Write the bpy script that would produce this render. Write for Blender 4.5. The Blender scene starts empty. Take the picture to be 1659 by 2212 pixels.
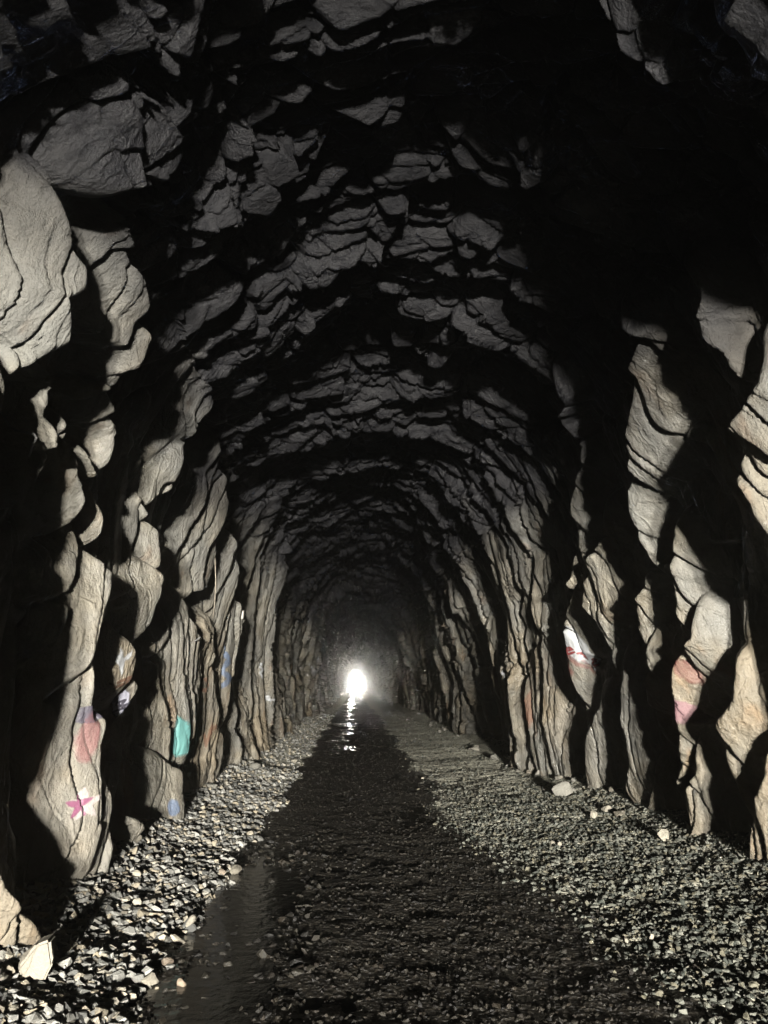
import bpy, math, random
import numpy as np
from mathutils import Vector

sc = bpy.context.scene
DEBUG = False
COL = sc.collection
R = math.radians

# ------------------------------------------------------------------ camera
CAM_H = 1.55
PITCH = math.atan2(175.0, 790.0)
YAW = math.atan2(29.7, 809.0)          # turned a little to the right of the tunnel axis
cam_d = bpy.data.cameras.new('camera')
cam_d.sensor_fit = 'VERTICAL'
cam_d.sensor_height = 24.0
cam_d.lens = 24.0 * 790.0 / 1024.0
cam_d.clip_start = 0.05
cam_d.clip_end = 3000.0
cam = bpy.data.objects.new('camera', cam_d)
COL.objects.link(cam)
cam.location = (0, 0, CAM_H)
cam.rotation_euler = (math.pi / 2 + PITCH, 0, -YAW)
sc.camera = cam

# ------------------------------------------------------------------ world, sun, lamps, exposure
world = bpy.data.worlds.new('World')
sc.world = world
world.use_nodes = True
wn = world.node_tree.nodes
wl = world.node_tree.links
wn.clear()
sky = wn.new('ShaderNodeTexSky')
sky.sky_type = 'NISHITA'
sky.sun_disc = False
sky.sun_elevation = R(45)
sky.sun_rotation = R(180)
bg = wn.new('ShaderNodeBackground')
bg.inputs['Strength'].default_value = 0.15
wo = wn.new('ShaderNodeOutputWorld')
wl.new(sky.outputs[0], bg.inputs[0])
wl.new(bg.outputs[0], wo.inputs[0])

sun_d = bpy.data.lights.new('sun', 'SUN')
sun_d.energy = 5.0
sun_d.angle = R(0.5)
sun_d.color = (1.0, 0.95, 0.88)
sun = bpy.data.objects.new('sun', sun_d)
COL.objects.link(sun)
sun.rotation_euler = (R(45), 0, 0)
sun.location = (0, 200, 90)

# sampling guide for the daylight that comes in at the far mouth (gives no light of its own)
pd = bpy.data.lights.new('daylight_opening', 'AREA')
pd.shape = 'RECTANGLE'; pd.size = 7.5; pd.size_y = 8.0
pd.cycles.is_portal = True
po = bpy.data.objects.new('daylight_opening', pd); COL.objects.link(po)
po.location = (0.7, 271.0, 2.8); po.rotation_euler = (R(-90), 0, 0)

# the pair of lamps that stand in the tunnel some way behind the photographer
def spot(name, loc, target, power, radius, cone, col):
    d = bpy.data.lights.new(name, 'SPOT')
    d.energy = power
    d.shadow_soft_size = radius
    d.spot_size = R(cone)
    d.spot_blend = 1.0
    d.color = col
    o = bpy.data.objects.new(name, d)
    COL.objects.link(o)
    o.location = loc
    o.rotation_euler = (Vector(target) - Vector(loc)).to_track_quat('-Z', 'Y').to_euler()
    return o
for lx, lpw in ((0.15, 1100), (1.5, 1200)):
    spot('lamp', (lx, -23.0, 2.3), (0.4, 22.0, 0.95), lpw, 0.40, 24, (1.0, 0.965, 0.885))

sc.view_settings.view_transform = 'Standard'
sc.view_settings.look = 'None'
sc.view_settings.exposure = 7.2
sc.view_settings.gamma = 1.0
sc.view_settings.use_curve_mapping = False
sc.cycles.max_bounces = 6
sc.cycles.diffuse_bounces = 0
sc.cycles.glossy_bounces = 3
sc.cycles.volume_bounces = 3
sc.cycles.sample_clamp_indirect = 2.0

# ------------------------------------------------------------------ helpers
def tag(o, label=None, cat=None, group=None, kind=None):
    if label: o['label'] = label
    if cat: o['category'] = cat
    if group: o['group'] = group
    if kind: o['kind'] = kind
    return o

def mesh_obj(name, verts, faces, mat, parent=None, smooth=True, attrs=None):
    me = bpy.data.meshes.new(name)
    verts = np.asarray(verts, dtype=np.float32).reshape(-1, 3)
    faces = np.asarray(faces, dtype=np.int32)
    me.vertices.add(len(verts))
    me.vertices.foreach_set('co', verts.ravel())
    nf, k = faces.shape
    me.loops.add(nf * k)
    me.loops.foreach_set('vertex_index', faces.ravel())
    me.polygons.add(nf)
    me.polygons.foreach_set('loop_start', np.arange(0, nf * k, k, dtype=np.int32))
    me.update(calc_edges=True)
    me.polygons.foreach_set('use_smooth', np.full(nf, smooth, dtype=bool))
    for an, (ty, arr) in (attrs or {}).items():
        a = me.attributes.new(an, ty, 'POINT')
        key = {'FLOAT': 'value', 'FLOAT_VECTOR': 'vector'}[ty]
        a.data.foreach_set(key, np.asarray(arr, dtype=np.float32).ravel())
    if mat: me.materials.append(mat)
    o = bpy.data.objects.new(name, me)
    COL.objects.link(o)
    if parent: o.parent = parent
    return o

def hsh(i, j, k):
    n = (i.astype(np.int64) * 374761393 + j.astype(np.int64) * 668265263 + k * 2147483647 + 1013904223) & 0xffffffff
    n = ((n ^ (n >> 13)) * 1274126177) & 0xffffffff
    n = ((n ^ (n >> 16)) * 2246822519) & 0xffffffff
    n = n ^ (n >> 15)
    return (n & 0xffffff) / float(0x1000000)

def vnoise(x, y, seed):
    xi = np.floor(x); yi = np.floor(y)
    fx = x - xi; fy = y - yi
    fx = fx * fx * (3 - 2 * fx); fy = fy * fy * (3 - 2 * fy)
    a = hsh(xi, yi, seed); b = hsh(xi + 1, yi, seed)
    c = hsh(xi, yi + 1, seed); d = hsh(xi + 1, yi + 1, seed)
    return (a * (1 - fx) + b * fx) * (1 - fy) + (c * (1 - fx) + d * fx) * fy - 0.5

def fbm(x, y, seed, octv=4, gain=0.5):
    t = 0; a = 1.0
    for k in range(octv):
        t = t + a * vnoise(x * 2.03 ** k + 17.3 * k, y * 2.03 ** k - 9.1 * k, seed + k)
        a *= gain
    return t

def cells(x, y, seed):
    xi = np.floor(x); yi = np.floor(y)
    F1 = np.full(x.shape, 9.0); F2 = np.full(x.shape, 9.0)
    r1 = np.zeros(x.shape); r2 = np.zeros(x.shape); r3 = np.zeros(x.shape)
    dx = np.zeros(x.shape); dy = np.zeros(x.shape); cid = np.zeros(x.shape, dtype=np.int64)
    for a in (-1, 0, 1):
        for b in (-1, 0, 1):
            ci = xi + a; cj = yi + b
            px = ci + 0.1 + 0.8 * hsh(ci, cj, seed); py = cj + 0.1 + 0.8 * hsh(ci, cj, seed + 1)
            ex = x - px; ey = y - py
            d = np.sqrt(ex * ex + ey * ey)
            m = d < F1
            F2 = np.where(m, F1, np.minimum(F2, d))
            F1 = np.where(m, d, F1)
            dx = np.where(m, ex, dx); dy = np.where(m, ey, dy)
            r1 = np.where(m, hsh(ci, cj, seed + 2), r1)
            r2 = np.where(m, hsh(ci, cj, seed + 3), r2)
            r3 = np.where(m, hsh(ci, cj, seed + 4), r3)
            cid = np.where(m, ((ci + 5000).astype(np.int64) * 100000 + (cj + 5000).astype(np.int64)), cid)
    return F1, F2, r1, r2, r3, dx, dy, cid

def sstep(a, b, x):
    t = np.clip((x - a) / (b - a), 0, 1)
    return t * t * (3 - 2 * t)

# ------------------------------------------------------------------ tunnel profile
CTRL = np.array([(-1.92, -0.45), (-1.98, 0.0), (-2.08, 0.8), (-2.12, 1.7), (-2.08, 2.7), (-1.98, 3.6), (-1.72, 4.5), (-1.25, 5.25),
                 (-0.5, 5.8), (0.4, 6.0), (1.3, 5.85), (2.05, 5.35), (2.6, 4.55), (2.92, 3.6), (3.12, 2.6), (3.28, 1.6),
                 (3.38, 0.7), (3.42, 0.0), (3.42, -0.45)])
def catmull(P, n=40):
    out = []
    Q = np.vstack([2 * P[0] - P[1], P, 2 * P[-1] - P[-2]])
    for i in range(1, len(Q) - 2):
        t = np.linspace(0, 1, n, endpoint=False)[:, None]
        a, b, c, d = Q[i - 1], Q[i], Q[i + 1], Q[i + 2]
        out.append(0.5 * (2 * b + (c - a) * t + (2 * a - 5 * b + 4 * c - d) * t ** 2 + (3 * b - a - 3 * c + d) * t ** 3))
    out.append(P[-1:])
    return np.vstack(out)
PR = catmull(CTRL)
PS = np.concatenate([[0], np.cumsum(np.hypot(*np.diff(PR, axis=0).T))])
SL = PS[-1]
TG = np.gradient(PR, PS, axis=0)
TG /= np.linalg.norm(TG, axis=1)[:, None]
PN = np.stack([TG[:, 1], -TG[:, 0]], axis=1)      # points into the tunnel
def prof(s):
    return (np.interp(s, PS, PR[:, 0]), np.interp(s, PS, PR[:, 1]), np.interp(s, PS, PN[:, 0]), np.interp(s, PS, PN[:, 1]))
def s_at_z(z, side):
    apex = int(np.argmax(PR[:, 1]))
    if side < 0: return float(np.interp(z, PR[:apex, 1], PS[:apex]))
    return float(np.interp(z, PR[apex:, 1][::-1], PS[apex:][::-1]))
S_LW = s_at_z(4.3, -1)      # left wall up to here
S_RW = s_at_z(4.3, 1)

# view ray through a point of the 1659 x 2212 picture used for measuring
FWD = Vector((math.sin(YAW) * math.cos(PITCH), math.cos(YAW) * math.cos(PITCH), math.sin(PITCH)))
RGT = Vector((math.cos(YAW), -math.sin(YAW), 0))
UPV = RGT.cross(FWD)
FPX = 790.0 * 2212 / 1024
def ray(px, py):
    return (FWD * FPX + RGT * (px - 829.5) - UPV * (py - 1106.0)).normalized()
def on_surface(px, py, inset=0.15):
    """(s, y) where the measuring ray meets the mean rock surface, moved in by inset"""
    d = ray(px, py)
    X = PR[:, 0] + PN[:, 0] * inset; Z = PR[:, 1] + PN[:, 1] * inset - CAM_H
    # 2D: direction (dx,dz) from the camera in the cross-section
    cr = X * d.z - Z * d.x
    dt = X * d.x + Z * d.z
    best = None
    for i in range(len(X) - 1):
        if dt[i] > 0 and cr[i] * cr[i + 1] <= 0 and cr[i] != cr[i + 1]:
            f = cr[i] / (cr[i] - cr[i + 1])
            x = X[i] + (X[i + 1] - X[i]) * f; z = Z[i] + (Z[i + 1] - Z[i]) * f
            t = math.hypot(x, z) / math.hypot(d.x, d.z)
            if best is None or t < best[2]:
                best = (PS[i] + (PS[i + 1] - PS[i]) * f, d.y * t, t)
    return best[:2] if best else (0.0, -d.z and CAM_H / -d.z * d.y)

# ------------------------------------------------------------------ the ribs one can tell apart on the near walls, and added shade ribs
# each: protrusion in metres, rows of (height in the picture, left edge, right edge)
RIBS_L = [
 (0.30, [(1000,200,214),(1060,192,228),(1120,196,230),(1170,205,224)]),
 (0.36, [(1175,160,215),(1250,110,242),(1330,95,237),(1420,110,214),(1500,125,207),(1550,115,216),(1650,120,233),(1750,112,246),(1850,130,252),(1925,190,248)]),
 (0.42, [(1780,-60,0),(1870,-60,30),(1950,-60,66),(2020,-70,96),(2090,-70,108)]),
 (0.34, [(835,118,140),(870,108,152),(920,96,146),(972,72,122),(1005,66,130),(1050,70,116),(1100,88,106)]),
 (0.26, [(940,160,168),(1000,146,173),(1045,150,170),(1090,152,177),(1145,146,172)]),
 (0.38, [(390,110,210),(450,84,214),(500,64,214),(560,50,202),(600,30,160),(660,14,158),(700,10,155),(745,40,122),(805,70,92)]),
 (0.36, [(700,-60,44),(780,-60,49),(840,-60,44),(880,-60,32),(925,-50,22),(960,-50,12)]),
 (0.40, [(425,214,285),(470,212,318),(500,212,337),(560,206,349),(620,198,342),(680,190,342),(722,186,312),(765,222,300),(805,232,286),(835,238,262)]),
 (0.24, [(836,222,262),(900,208,265),(942,214,253),(982,222,250),(1030,236,244)]),
 (0.34, [(712,418,430),(760,410,456),(822,404,481),(850,398,481),(890,385,448),(950,360,416),(1000,340,402),(1050,325,392),(1090,318,370)]),
 (0.30, [(1100,318,346),(1160,300,361),(1220,296,351),(1260,286,341),(1300,270,332),(1350,274,329),(1396,295,318)]),
 (0.30, [(955,462,506),(1020,440,506),(1060,420,498),(1120,414,478),(1180,408,475),(1240,402,470),(1275,400,440)]),
 (0.27, [(1280,385,422),(1340,372,425),(1400,355,432),(1470,350,440),(1540,340,432),(1600,345,418),(1645,340,410)]),
 (0.24, [(1640,325,372),(1700,318,395),(1760,322,398),(1800,340,388)]),
 (0.30, [(1310,435,472),(1360,424,470),(1420,424,463),(1500,422,466),(1570,424,474),(1640,428,492),(1705,415,502)]),
 (0.33, [(1140,488,508),(1200,468,511),(1280,460,513),(1335,448,521),(1400,455,513),(1480,462,502),(1580,474,500)]),
 (0.28, [(1310,240,262),(1380,212,277),(1430,204,286),(1480,206,287),(1520,226,298),(1565,250,282)]),
 (0.30, [(1752,258,286),(1800,262,302),(1840,268,318),(1870,275,314)]),
 (0.40, [(165,300,372),(225,238,484),(280,186,486),(335,160,432),(392,150,310)]),
 (0.30, [(318,318,428),(380,322,427),(430,304,402),(462,304,346)]),
]
SHADE_RIBS_L = [(0.30, [(0.9, 2.6, 3.9), (2.0, 2.4, 4.05), (3.3, 2.8, 3.7)])]  # added rib out of view, shades the near left column
RIBS_R = [
 (0.48, [(706,1336,1440),(760,1324,1452),(810,1333,1450),(850,1342,1452),(900,1344,1470),(980,1350,1472),(1050,1352,1462),(1100,1361,1440),(1168,1378,1405)]),
 (0.46, [(820,1606,1700),(920,1584,1730),(1000,1584,1730),(1060,1598,1720),(1110,1622,1700),(1180,1646,1680)]),
 (0.30, [(650,1516,1556),(710,1519,1560),(752,1532,1552)]),
 (0.42, [(1148,1288,1308),(1200,1274,1330),(1250,1262,1345),(1300,1264,1350),(1340,1283,1346),(1396,1297,1335)]),
 (0.40, [(1248,1234,1262),(1310,1221,1276),(1370,1219,1284),(1420,1224,1290),(1460,1238,1284),(1500,1244,1276),(1556,1251,1272)]),
 (0.34, [(852,1196,1220),(882,1179,1236),(914,1194,1226)]),
 (0.30, [(985,1236,1262),(1060,1229,1276),(1120,1234,1282),(1170,1244,1286),(1204,1250,1276)]),
 (0.34, [(1085,1106,1122),(1130,1097,1134),(1170,1097,1136),(1192,1112,1128)]),
 (0.28, [(1195,1092,1112),(1280,1088,1114),(1345,1094,1108)]),
 (0.30, [(1240,1130,1156),(1330,1127,1166),(1400,1128,1160)]),
 (0.36, [(1255,1385,1420),(1300,1371,1424),(1340,1379,1424)]),
 (0.40, [(1335,1368,1420),(1400,1384,1456),(1440,1393,1450),(1500,1384,1438),(1570,1390,1428)]),
 (0.40, [(1190,1450,1500),(1260,1447,1512),(1340,1452,1510)]),
 (0.44, [(1392,1492,1540),(1460,1468,1545),(1520,1461,1530),(1580,1463,1516),(1650,1461,1508),(1690,1455,1490)]),
 (0.42, [(1668,1494,1520),(1720,1481,1560),(1780,1483,1565),(1850,1496,1556)]),
 (0.42, [(1700,1640,1700),(1780,1624,1740),(1895,1620,1740)]),
 (0.38, [(1500,1570,1630),(1560,1557,1632),(1620,1561,1625),(1700,1575,1615)]),
 (0.32, [(1538,1290,1330),(1620,1279,1330),(1680,1273,1325),(1752,1266,1318)]),
 (0.34, [(1475,1344,1380),(1550,1344,1415),(1640,1356,1425),(1700,1353,1426),(1770,1350,1405)]),
 (0.34, [(1720,1404,1440),(1770,1389,1450),(1812,1398,1444)]),
 (0.24, [(1475,1134,1168),(1530,1129,1175),(1590,1138,1172)]),
 (0.24, [(1435,1167,1200),(1500,1171,1222),(1590,1191,1220)]),
 (0.24, [(1590,1135,1160),(1640,1128,1185),(1690,1150,1200)]),
]
RIBS = []
for side, lst in ((-1, RIBS_L), (1, RIBS_R)):
    for amp, rows in lst:
        amp *= 0.72 if side < 0 else 0.62
        rec = []
        for py, xl, xr in rows:
            sa, ya = on_surface(xl, py, amp * (0.3 if side < 0 else 0.9))
            sb, yb = on_surface(xr, py, amp * (0.9 if side < 0 else 0.3))
            if side < 0: far_s, far_y, near_y = sb, yb, ya
            else: far_s, far_y, near_y = sa, ya, yb
            if far_y < near_y + 0.08: near_y = far_y - 0.08
            rec.append((0.5 * (sa + sb), near_y, far_y))
        rec.sort()
        if side > 0:                                   # they die out slowly up and down the wall
            a_, b_ = rec[0], rec[-1]
            rec = [(a_[0] - 0.3, a_[1], a_[2])] + rec + [(b_[0] + 0.3, b_[1], b_[2])]
        RIBS.append((amp, np.array(rec)))

def row_step(y): return 0.0022 if y < 20 else 0.006      # spacing of the rows of the rock mesh over distance
for amp, rows in [(0.55, [(4.2, 1.7, 3.2), (4.9, 1.5, 3.35), (5.6, 1.7, 3.2)])]:  # bulge added out of view on the right shoulder, shades the rock beyond
    RIBS.append((amp, np.array(sorted([(s_at_z(z, 1), a_, b_) for z, a_, b_ in rows]))))
for amp, rows in SHADE_RIBS_L:
    RIBS.append((amp, np.array([(s_at_z(z, -1), a_, b_) for z, a_, b_ in rows])))
_r = np.array([sstep(S_LW - 0.9, S_LW + 0.7, v) * (1 - sstep(S_RW - 0.7, S_RW + 0.9, v)) for v in PS])
def _tab(wall_len, roof_len):
    d = 1.0 / (wall_len + (roof_len - wall_len) * _r)
    return np.concatenate([[0], np.cumsum(0.5 * (d[1:] + d[:-1]) * np.diff(PS))])
TF, TGm, TK = _tab(4.2, 2.4), _tab(2.5, 0.80), _tab(1.2, 0.34)
def cellpos(s, tab, w, k):
    """bed coordinate: long beds on the walls, short ones on the roof; w = warp, in metres"""
    return np.interp(s, PS, tab) + w * k
# ------------------------------------------------------------------ rock relief: height towards the tunnel's middle at (s, y)
def relief(s, y):
    roof = sstep(S_LW - 0.9, S_LW + 0.7, s) * (1 - sstep(S_RW - 0.7, S_RW + 0.9, s))
    # warped coordinates: the beds wander
    wy = fbm(s * 0.55, y * 0.5, 3, 3) * 0.55 + fbm(s * 1.2, y * 1.6, 8, 2) * 0.14
    ws = fbm(s * 0.6, y * 0.9, 21, 3) * 1.1
    wall = 1 - roof
    h = fbm(s * 0.28, y * 0.16, 40, 3) * (0.55 + 0.25 * roof)
    B1, B2, b1, b2, b3, bdx, bdy, _ = cells(cellpos(s, TF, ws, 0.2) * 0.8 + 4, (y + 1.6 * wy + 0.15 * s) / 2.7, 150)
    h = h + (0.30 * (b1 - 0.5) + (0.12 + 0.22 * b2) * bdy - 0.16 * B1 ** 2) * (1 - 0.4 * wall * sstep(14, 24, y))
    # ribs running round the section
    F1, F2, r1, r2, r3, dx, dy, cid = cells(cellpos(s, TF, ws, 0.33), (y + wy + 0.10 * s) / 0.80, 100)
    big = 0.30 * (r1 - 0.5) + (0.10 + 0.24 * r2) * dy + 0.10 * (r3 - 0.5) * dx - 0.20 * F1 ** 2
    h = h + big * (1 - 0.35 * roof) - 0.10 * (1 - sstep(0.0, 0.10, F2 - F1)) * wall
    G1, G2, q1, q2, q3, ex, ey, cid2 = cells(cellpos(s, TGm, ws, 0.7) + 7, (y + wy * 1.0) / 0.30, 200)
    mid = 0.12 * (q1 - 0.5) + (0.03 + 0.13 * q2) * ey + 0.06 * (q3 - 0.5) * ex - 0.07 * G1 ** 2
    crack = 1 - sstep(0, 0.12, G2 - G1)
    h = h + mid * (1.35 + 0.35 * roof) - 0.07 * crack
    K1, K2, p1, p2, p3, fx, fy, _ = cells(cellpos(s, TK, ws, 1.6) + 3, (y + wy * 0.9) / 0.14, 300)
    fine = 0.038 * (p1 - 0.5) + 0.05 * (p2 - 0.2) * fy + 0.03 * (p3 - 0.5) * fx - 0.016 * (1 - sstep(0, 0.12, K2 - K1))
    h = h + fine * (1.25 + 1.0 * roof) + fbm(s * 5, y * 9, 60, 3) * 0.018
    # near walls: recessed ground between the ribs that can be told apart
    nl = (1 - sstep(9.5, 13.5, y)) * (1 - sstep(S_LW - 0.2, S_LW + 1.3, s)) * (y > 0)
    nr = (1 - sstep(9.0, 14.0, y)) * sstep(S_RW - 1.2, S_RW + 0.3, s) * (y > 0)
    near = np.maximum(nl, nr)
    det = 0.9 * mid - 0.085 * (1 - sstep(0.0, 0.10, G2 - G1)) + 0.75 * fine + fbm(s * 3, y * 6, 61, 3) * 0.022
    hb = h * (1 - near) + near * (-0.17 + 0.62 * h + 0.2 * fine)
    rid = np.full(s.shape, -1, dtype=np.int32)
    jag = fbm(s * 1.1, y * 0.3, 71, 3) * 0.14
    sw = s + fbm(s * 0.9, y * 1.5, 75, 3) * 0.25
    for i, (amp, rec) in enumerate(RIBS):
        s0, s1 = rec[0, 0] - 0.14, rec[-1, 0] + 0.14
        ymin, ymax = rec[:, 1].min() - 0.6, rec[:, 2].max() + 0.6
        m = (sw > s0) & (sw < s1) & (y > ymin) & (y < ymax)
        if not m.any(): continue
        ss = sw[m]; yy = y[m]
        L = s1 - s0
        q = min(0.5, 0.9 / L)
        t = (ss - s0) / L
        end = np.sqrt(np.clip(np.minimum(t, 1 - t) / q, 0, 1))
        end = np.where(end > 0.999, 1, end * (2 - end))
        yn = np.interp(ss, rec[:, 0], rec[:, 1]); yf = np.interp(ss, rec[:, 0], rec[:, 2]) + jag[m] + 0.05
        w0 = np.maximum(yf - yn, 0.05)
        w = w0 * (0.45 + 0.55 * end)
        yn = 0.5 * (yn + yf) - 0.5 * w; yf = yn + w
        u = (yy - yn) / w                                  # 0 near edge, 1 far edge
        up = np.clip((u + 0.25) / 1.15, 0, 1); up = up * (1.75 - 0.75 * up)
        dw = np.maximum(0.22, 0.016 * yy)
        drop = 1 - np.clip((u - (1.0 - 0.45 * dw / w)) / (dw / w), 0, 1) ** 1.8
        hr = -0.20 + (amp + 0.20) * up * drop * end + det[m]
        cur = hb[m]
        win = hr > cur
        hb[m] = np.where(win, hr, cur)
        r = rid[m]; r[win & (up * drop * end > 0.35)] = i; rid[m] = r
    hb = np.where(y < 1.5, hb * 0.55, hb)
    hb = hb * (1 - 0.75 * sstep(235, 262, y))
    return hb, rid, cid

# ------------------------------------------------------------------ materials
def new_mat(name):
    m = bpy.data.materials.new(name)
    m.use_nodes = True
    nt = m.node_tree
    return m, nt, nt.nodes['Principled BSDF']

def N(nt, typ, **kw):
    n = nt.nodes.new(typ)
    for k, v in kw.items():
        if k in n.inputs.keys() if isinstance(k, str) else False:
            n.inputs[k].default_value = v
        else:
            setattr(n, k, v)
    return n

def noise(nt, vec, scale, detail=6, rough=0.6, dist=0.0):
    n = nt.nodes.new('ShaderNodeTexNoise')
    n.inputs['Scale'].default_value = scale
    n.inputs['Detail'].default_value = detail
    n.inputs['Roughness'].default_value = rough
    n.inputs['Distortion'].default_value = dist
    nt.links.new(vec, n.inputs['Vector'])
    return n.outputs[0]

def mrange(nt, v, a, b, c=0.0, d=1.0):
    n = nt.nodes.new('ShaderNodeMapRange')
    n.interpolation_type = 'SMOOTHSTEP'
    nt.links.new(v, n.inputs[0])
    n.inputs[1].default_value = a; n.inputs[2].default_value = b
    n.inputs[3].default_value = c; n.inputs[4].default_value = d
    return n.outputs[0]

def math_(nt, op, a, b):
    n = nt.nodes.new('ShaderNodeMath'); n.operation = op
    for i, v in enumerate((a, b)):
        if isinstance(v, (int, float)): n.inputs[i].default_value = v
        else: nt.links.new(v, n.inputs[i])
    return n.outputs[0]

def mix(nt, f, a, b):
    n = nt.nodes.new('ShaderNodeMix'); n.data_type = 'RGBA'
    ins = [n.inputs[0], n.inputs[6], n.inputs[7]]
    for i, v in zip(ins, (f, a, b)):
        if isinstance(v, (int, float)): i.default_value = v
        elif isinstance(v, tuple): i.default_value = (*v, 1) if len(v) == 3 else v
        else: nt.links.new(v, i)
    return n.outputs[2]

def bump(nt, h, strength, dist, prev=None):
    n = nt.nodes.new('ShaderNodeBump')
    n.inputs['Strength'].default_value = strength
    n.inputs['Distance'].default_value = dist
    nt.links.new(h, n.inputs['Height'])
    if prev is not None: nt.links.new(prev, n.inputs['Normal'])
    return n.outputs[0]

def rock_material():
    m, nt, b = new_mat('blasted_rock')
    at = nt.nodes.new('ShaderNodeAttribute'); at.attribute_name = 'surf'
    geo = nt.nodes.new('ShaderNodeNewGeometry')
    sep = nt.nodes.new('ShaderNodeSeparateXYZ'); nt.links.new(geo.outputs['Position'], sep.inputs[0])
    mp = nt.nodes.new('ShaderNodeMapping'); mp.inputs['Scale'].default_value = (0.62, 1.5, 1.0)
    nt.links.new(at.outputs['Vector'], mp.inputs[0])
    v = mp.outputs[0]; pos = geo.outputs['Position']
    n1 = noise(nt, v, 1.1, 6, 0.6)
    n2 = noise(nt, v, 6.0, 8, 0.65, 0.4)
    n3 = noise(nt, pos, 0.8, 4, 0.5)
    c = mix(nt, mrange(nt, n1, 0.35, 0.65), (0.22, 0.195, 0.15), (0.14, 0.132, 0.11))
    c = mix(nt, mrange(nt, n2, 0.45, 0.75, 0, 0.7), c, (0.085, 0.075, 0.058))
    c = mix(nt, mrange(nt, n2, 0.28, 0.42, 0.45, 0), c, (0.32, 0.295, 0.235))
    c = mix(nt, mrange(nt, noise(nt, v, 2.3, 3, 0.5), 0.60, 0.72, 0, 0.45), c, (0.20, 0.11, 0.05))   # iron stain
    grain = noise(nt, pos, 28.0, 6, 0.7)
    c = mix(nt, mrange(nt, grain, 0.5, 0.7, 0, 0.45), c, (0.07, 0.062, 0.05))
    damp = mrange(nt, noise(nt, v, 0.7, 4, 0.6, 0.6), 0.55, 0.68, 0, 0.6)
    c = mix(nt, damp, c, (0.06, 0.052, 0.04))
    c = mix(nt, 0.33, c, (0.0, 0.0, 0.0))
    oc = math_(nt, 'MULTIPLY', mrange(nt, noise(nt, pos, 0.55, 4, 0.6), 0.46, 0.62), mrange(nt, sep.outputs[2], 3.2, 1.2))
    c = mix(nt, math_(nt, 'MULTIPLY', oc, 0.28), c, (0.205, 0.145, 0.075))
    cool = mrange(nt, noise(nt, pos, 0.75, 4, 0.6), 0.56, 0.44)
    c = mix(nt, math_(nt, 'MULTIPLY', cool, 0.35), c, (0.115, 0.118, 0.115))
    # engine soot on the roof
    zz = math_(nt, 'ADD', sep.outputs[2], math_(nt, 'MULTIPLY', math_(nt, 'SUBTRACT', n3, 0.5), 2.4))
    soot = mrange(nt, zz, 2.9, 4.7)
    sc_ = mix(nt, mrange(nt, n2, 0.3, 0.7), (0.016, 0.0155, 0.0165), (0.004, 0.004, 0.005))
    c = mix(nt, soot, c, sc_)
    # pale mineral crust spots
    lime = mrange(nt, noise(nt, v, 3.7, 8, 0.7, 1.0), 0.66, 0.74, 0, 0.5)
    c = mix(nt, lime, c, (0.36, 0.36, 0.34))
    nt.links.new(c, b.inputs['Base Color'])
    rr = mrange(nt, noise(nt, pos, 1.3, 4, 0.6), 0.35, 0.65, 0.28, 0.72)
    nt.links.new(rr, b.inputs['Roughness'])
    nt.links.new(mrange(nt, soot, 0, 1, 0.35, 0.13), b.inputs['Specular IOR Level'])
    h1 = noise(nt, v, 9.0, 8, 0.68, 0.3)
    bn = bump(nt, h1, 0.85, 0.05)
    vo = nt.nodes.new('ShaderNodeTexVoronoi'); vo.feature = 'DISTANCE_TO_EDGE'
    dv = nt.nodes.new('ShaderNodeVectorMath'); dv.operation = 'MULTIPLY_ADD'
    nz = nt.nodes.new('ShaderNodeTexNoise'); nz.inputs['Scale'].default_value = 1.6; nz.inputs['Detail'].default_value = 4
    nt.links.new(v, nz.inputs['Vector'])
    nt.links.new(nz.outputs['Color'], dv.inputs[0]); dv.inputs[1].default_value = (1.3, 1.3, 1.3); nt.links.new(v, dv.inputs[2])
    nt.links.new(dv.outputs[0], vo.inputs['Vector']); vo.inputs['Scale'].default_value = 1.8
    cr = mrange(nt, vo.outputs['Distance'], 0.0, 0.05)
    bn = bump(nt, cr, 0.45, 0.02, bn)
    h3 = noise(nt, pos, 45.0, 5, 0.6)
    bn = bump(nt, h3, 0.7, 0.016, bn)
    nt.links.new(bn, b.inputs['Normal'])
    return m
M_ROCK = rock_material()

def ground_material():
    m, nt, b = new_mat('ballast_ground')
    at = nt.nodes.new('ShaderNodeAttribute'); at.attribute_name = 'wet'
    geo = nt.nodes.new('ShaderNodeNewGeometry'); pos = geo.outputs['Position']
    n1 = noise(nt, pos, 3.0, 6, 0.6); n2 = noise(nt, pos, 38.0, 5, 0.7)
    vo = nt.nodes.new('ShaderNodeTexVoronoi'); vo.inputs['Scale'].default_value = 30.0
    nt.links.new(pos, vo.inputs['Vector'])
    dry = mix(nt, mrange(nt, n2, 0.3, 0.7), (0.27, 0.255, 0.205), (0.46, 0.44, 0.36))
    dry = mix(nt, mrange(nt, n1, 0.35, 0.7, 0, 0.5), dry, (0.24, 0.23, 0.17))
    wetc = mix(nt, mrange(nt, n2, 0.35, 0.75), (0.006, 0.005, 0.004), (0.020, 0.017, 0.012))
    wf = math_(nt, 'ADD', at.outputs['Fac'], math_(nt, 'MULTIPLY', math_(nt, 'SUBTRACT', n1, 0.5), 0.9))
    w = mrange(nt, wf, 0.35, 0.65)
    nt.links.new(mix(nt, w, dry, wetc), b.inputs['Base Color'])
    nt.links.new(mrange(nt, w, 0, 1, 0.85, 0.5), b.inputs['Roughness'])
    b.inputs['Specular IOR Level'].default_value = 0.25
    bn = bump(nt, vo.outputs['Distance'], 0.8, 0.03)
    bn = bump(nt, n2, 0.6, 0.03, bn)
    nt.links.new(bn, b.inputs['Normal'])
    return m
M_GROUND = ground_material()

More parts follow.
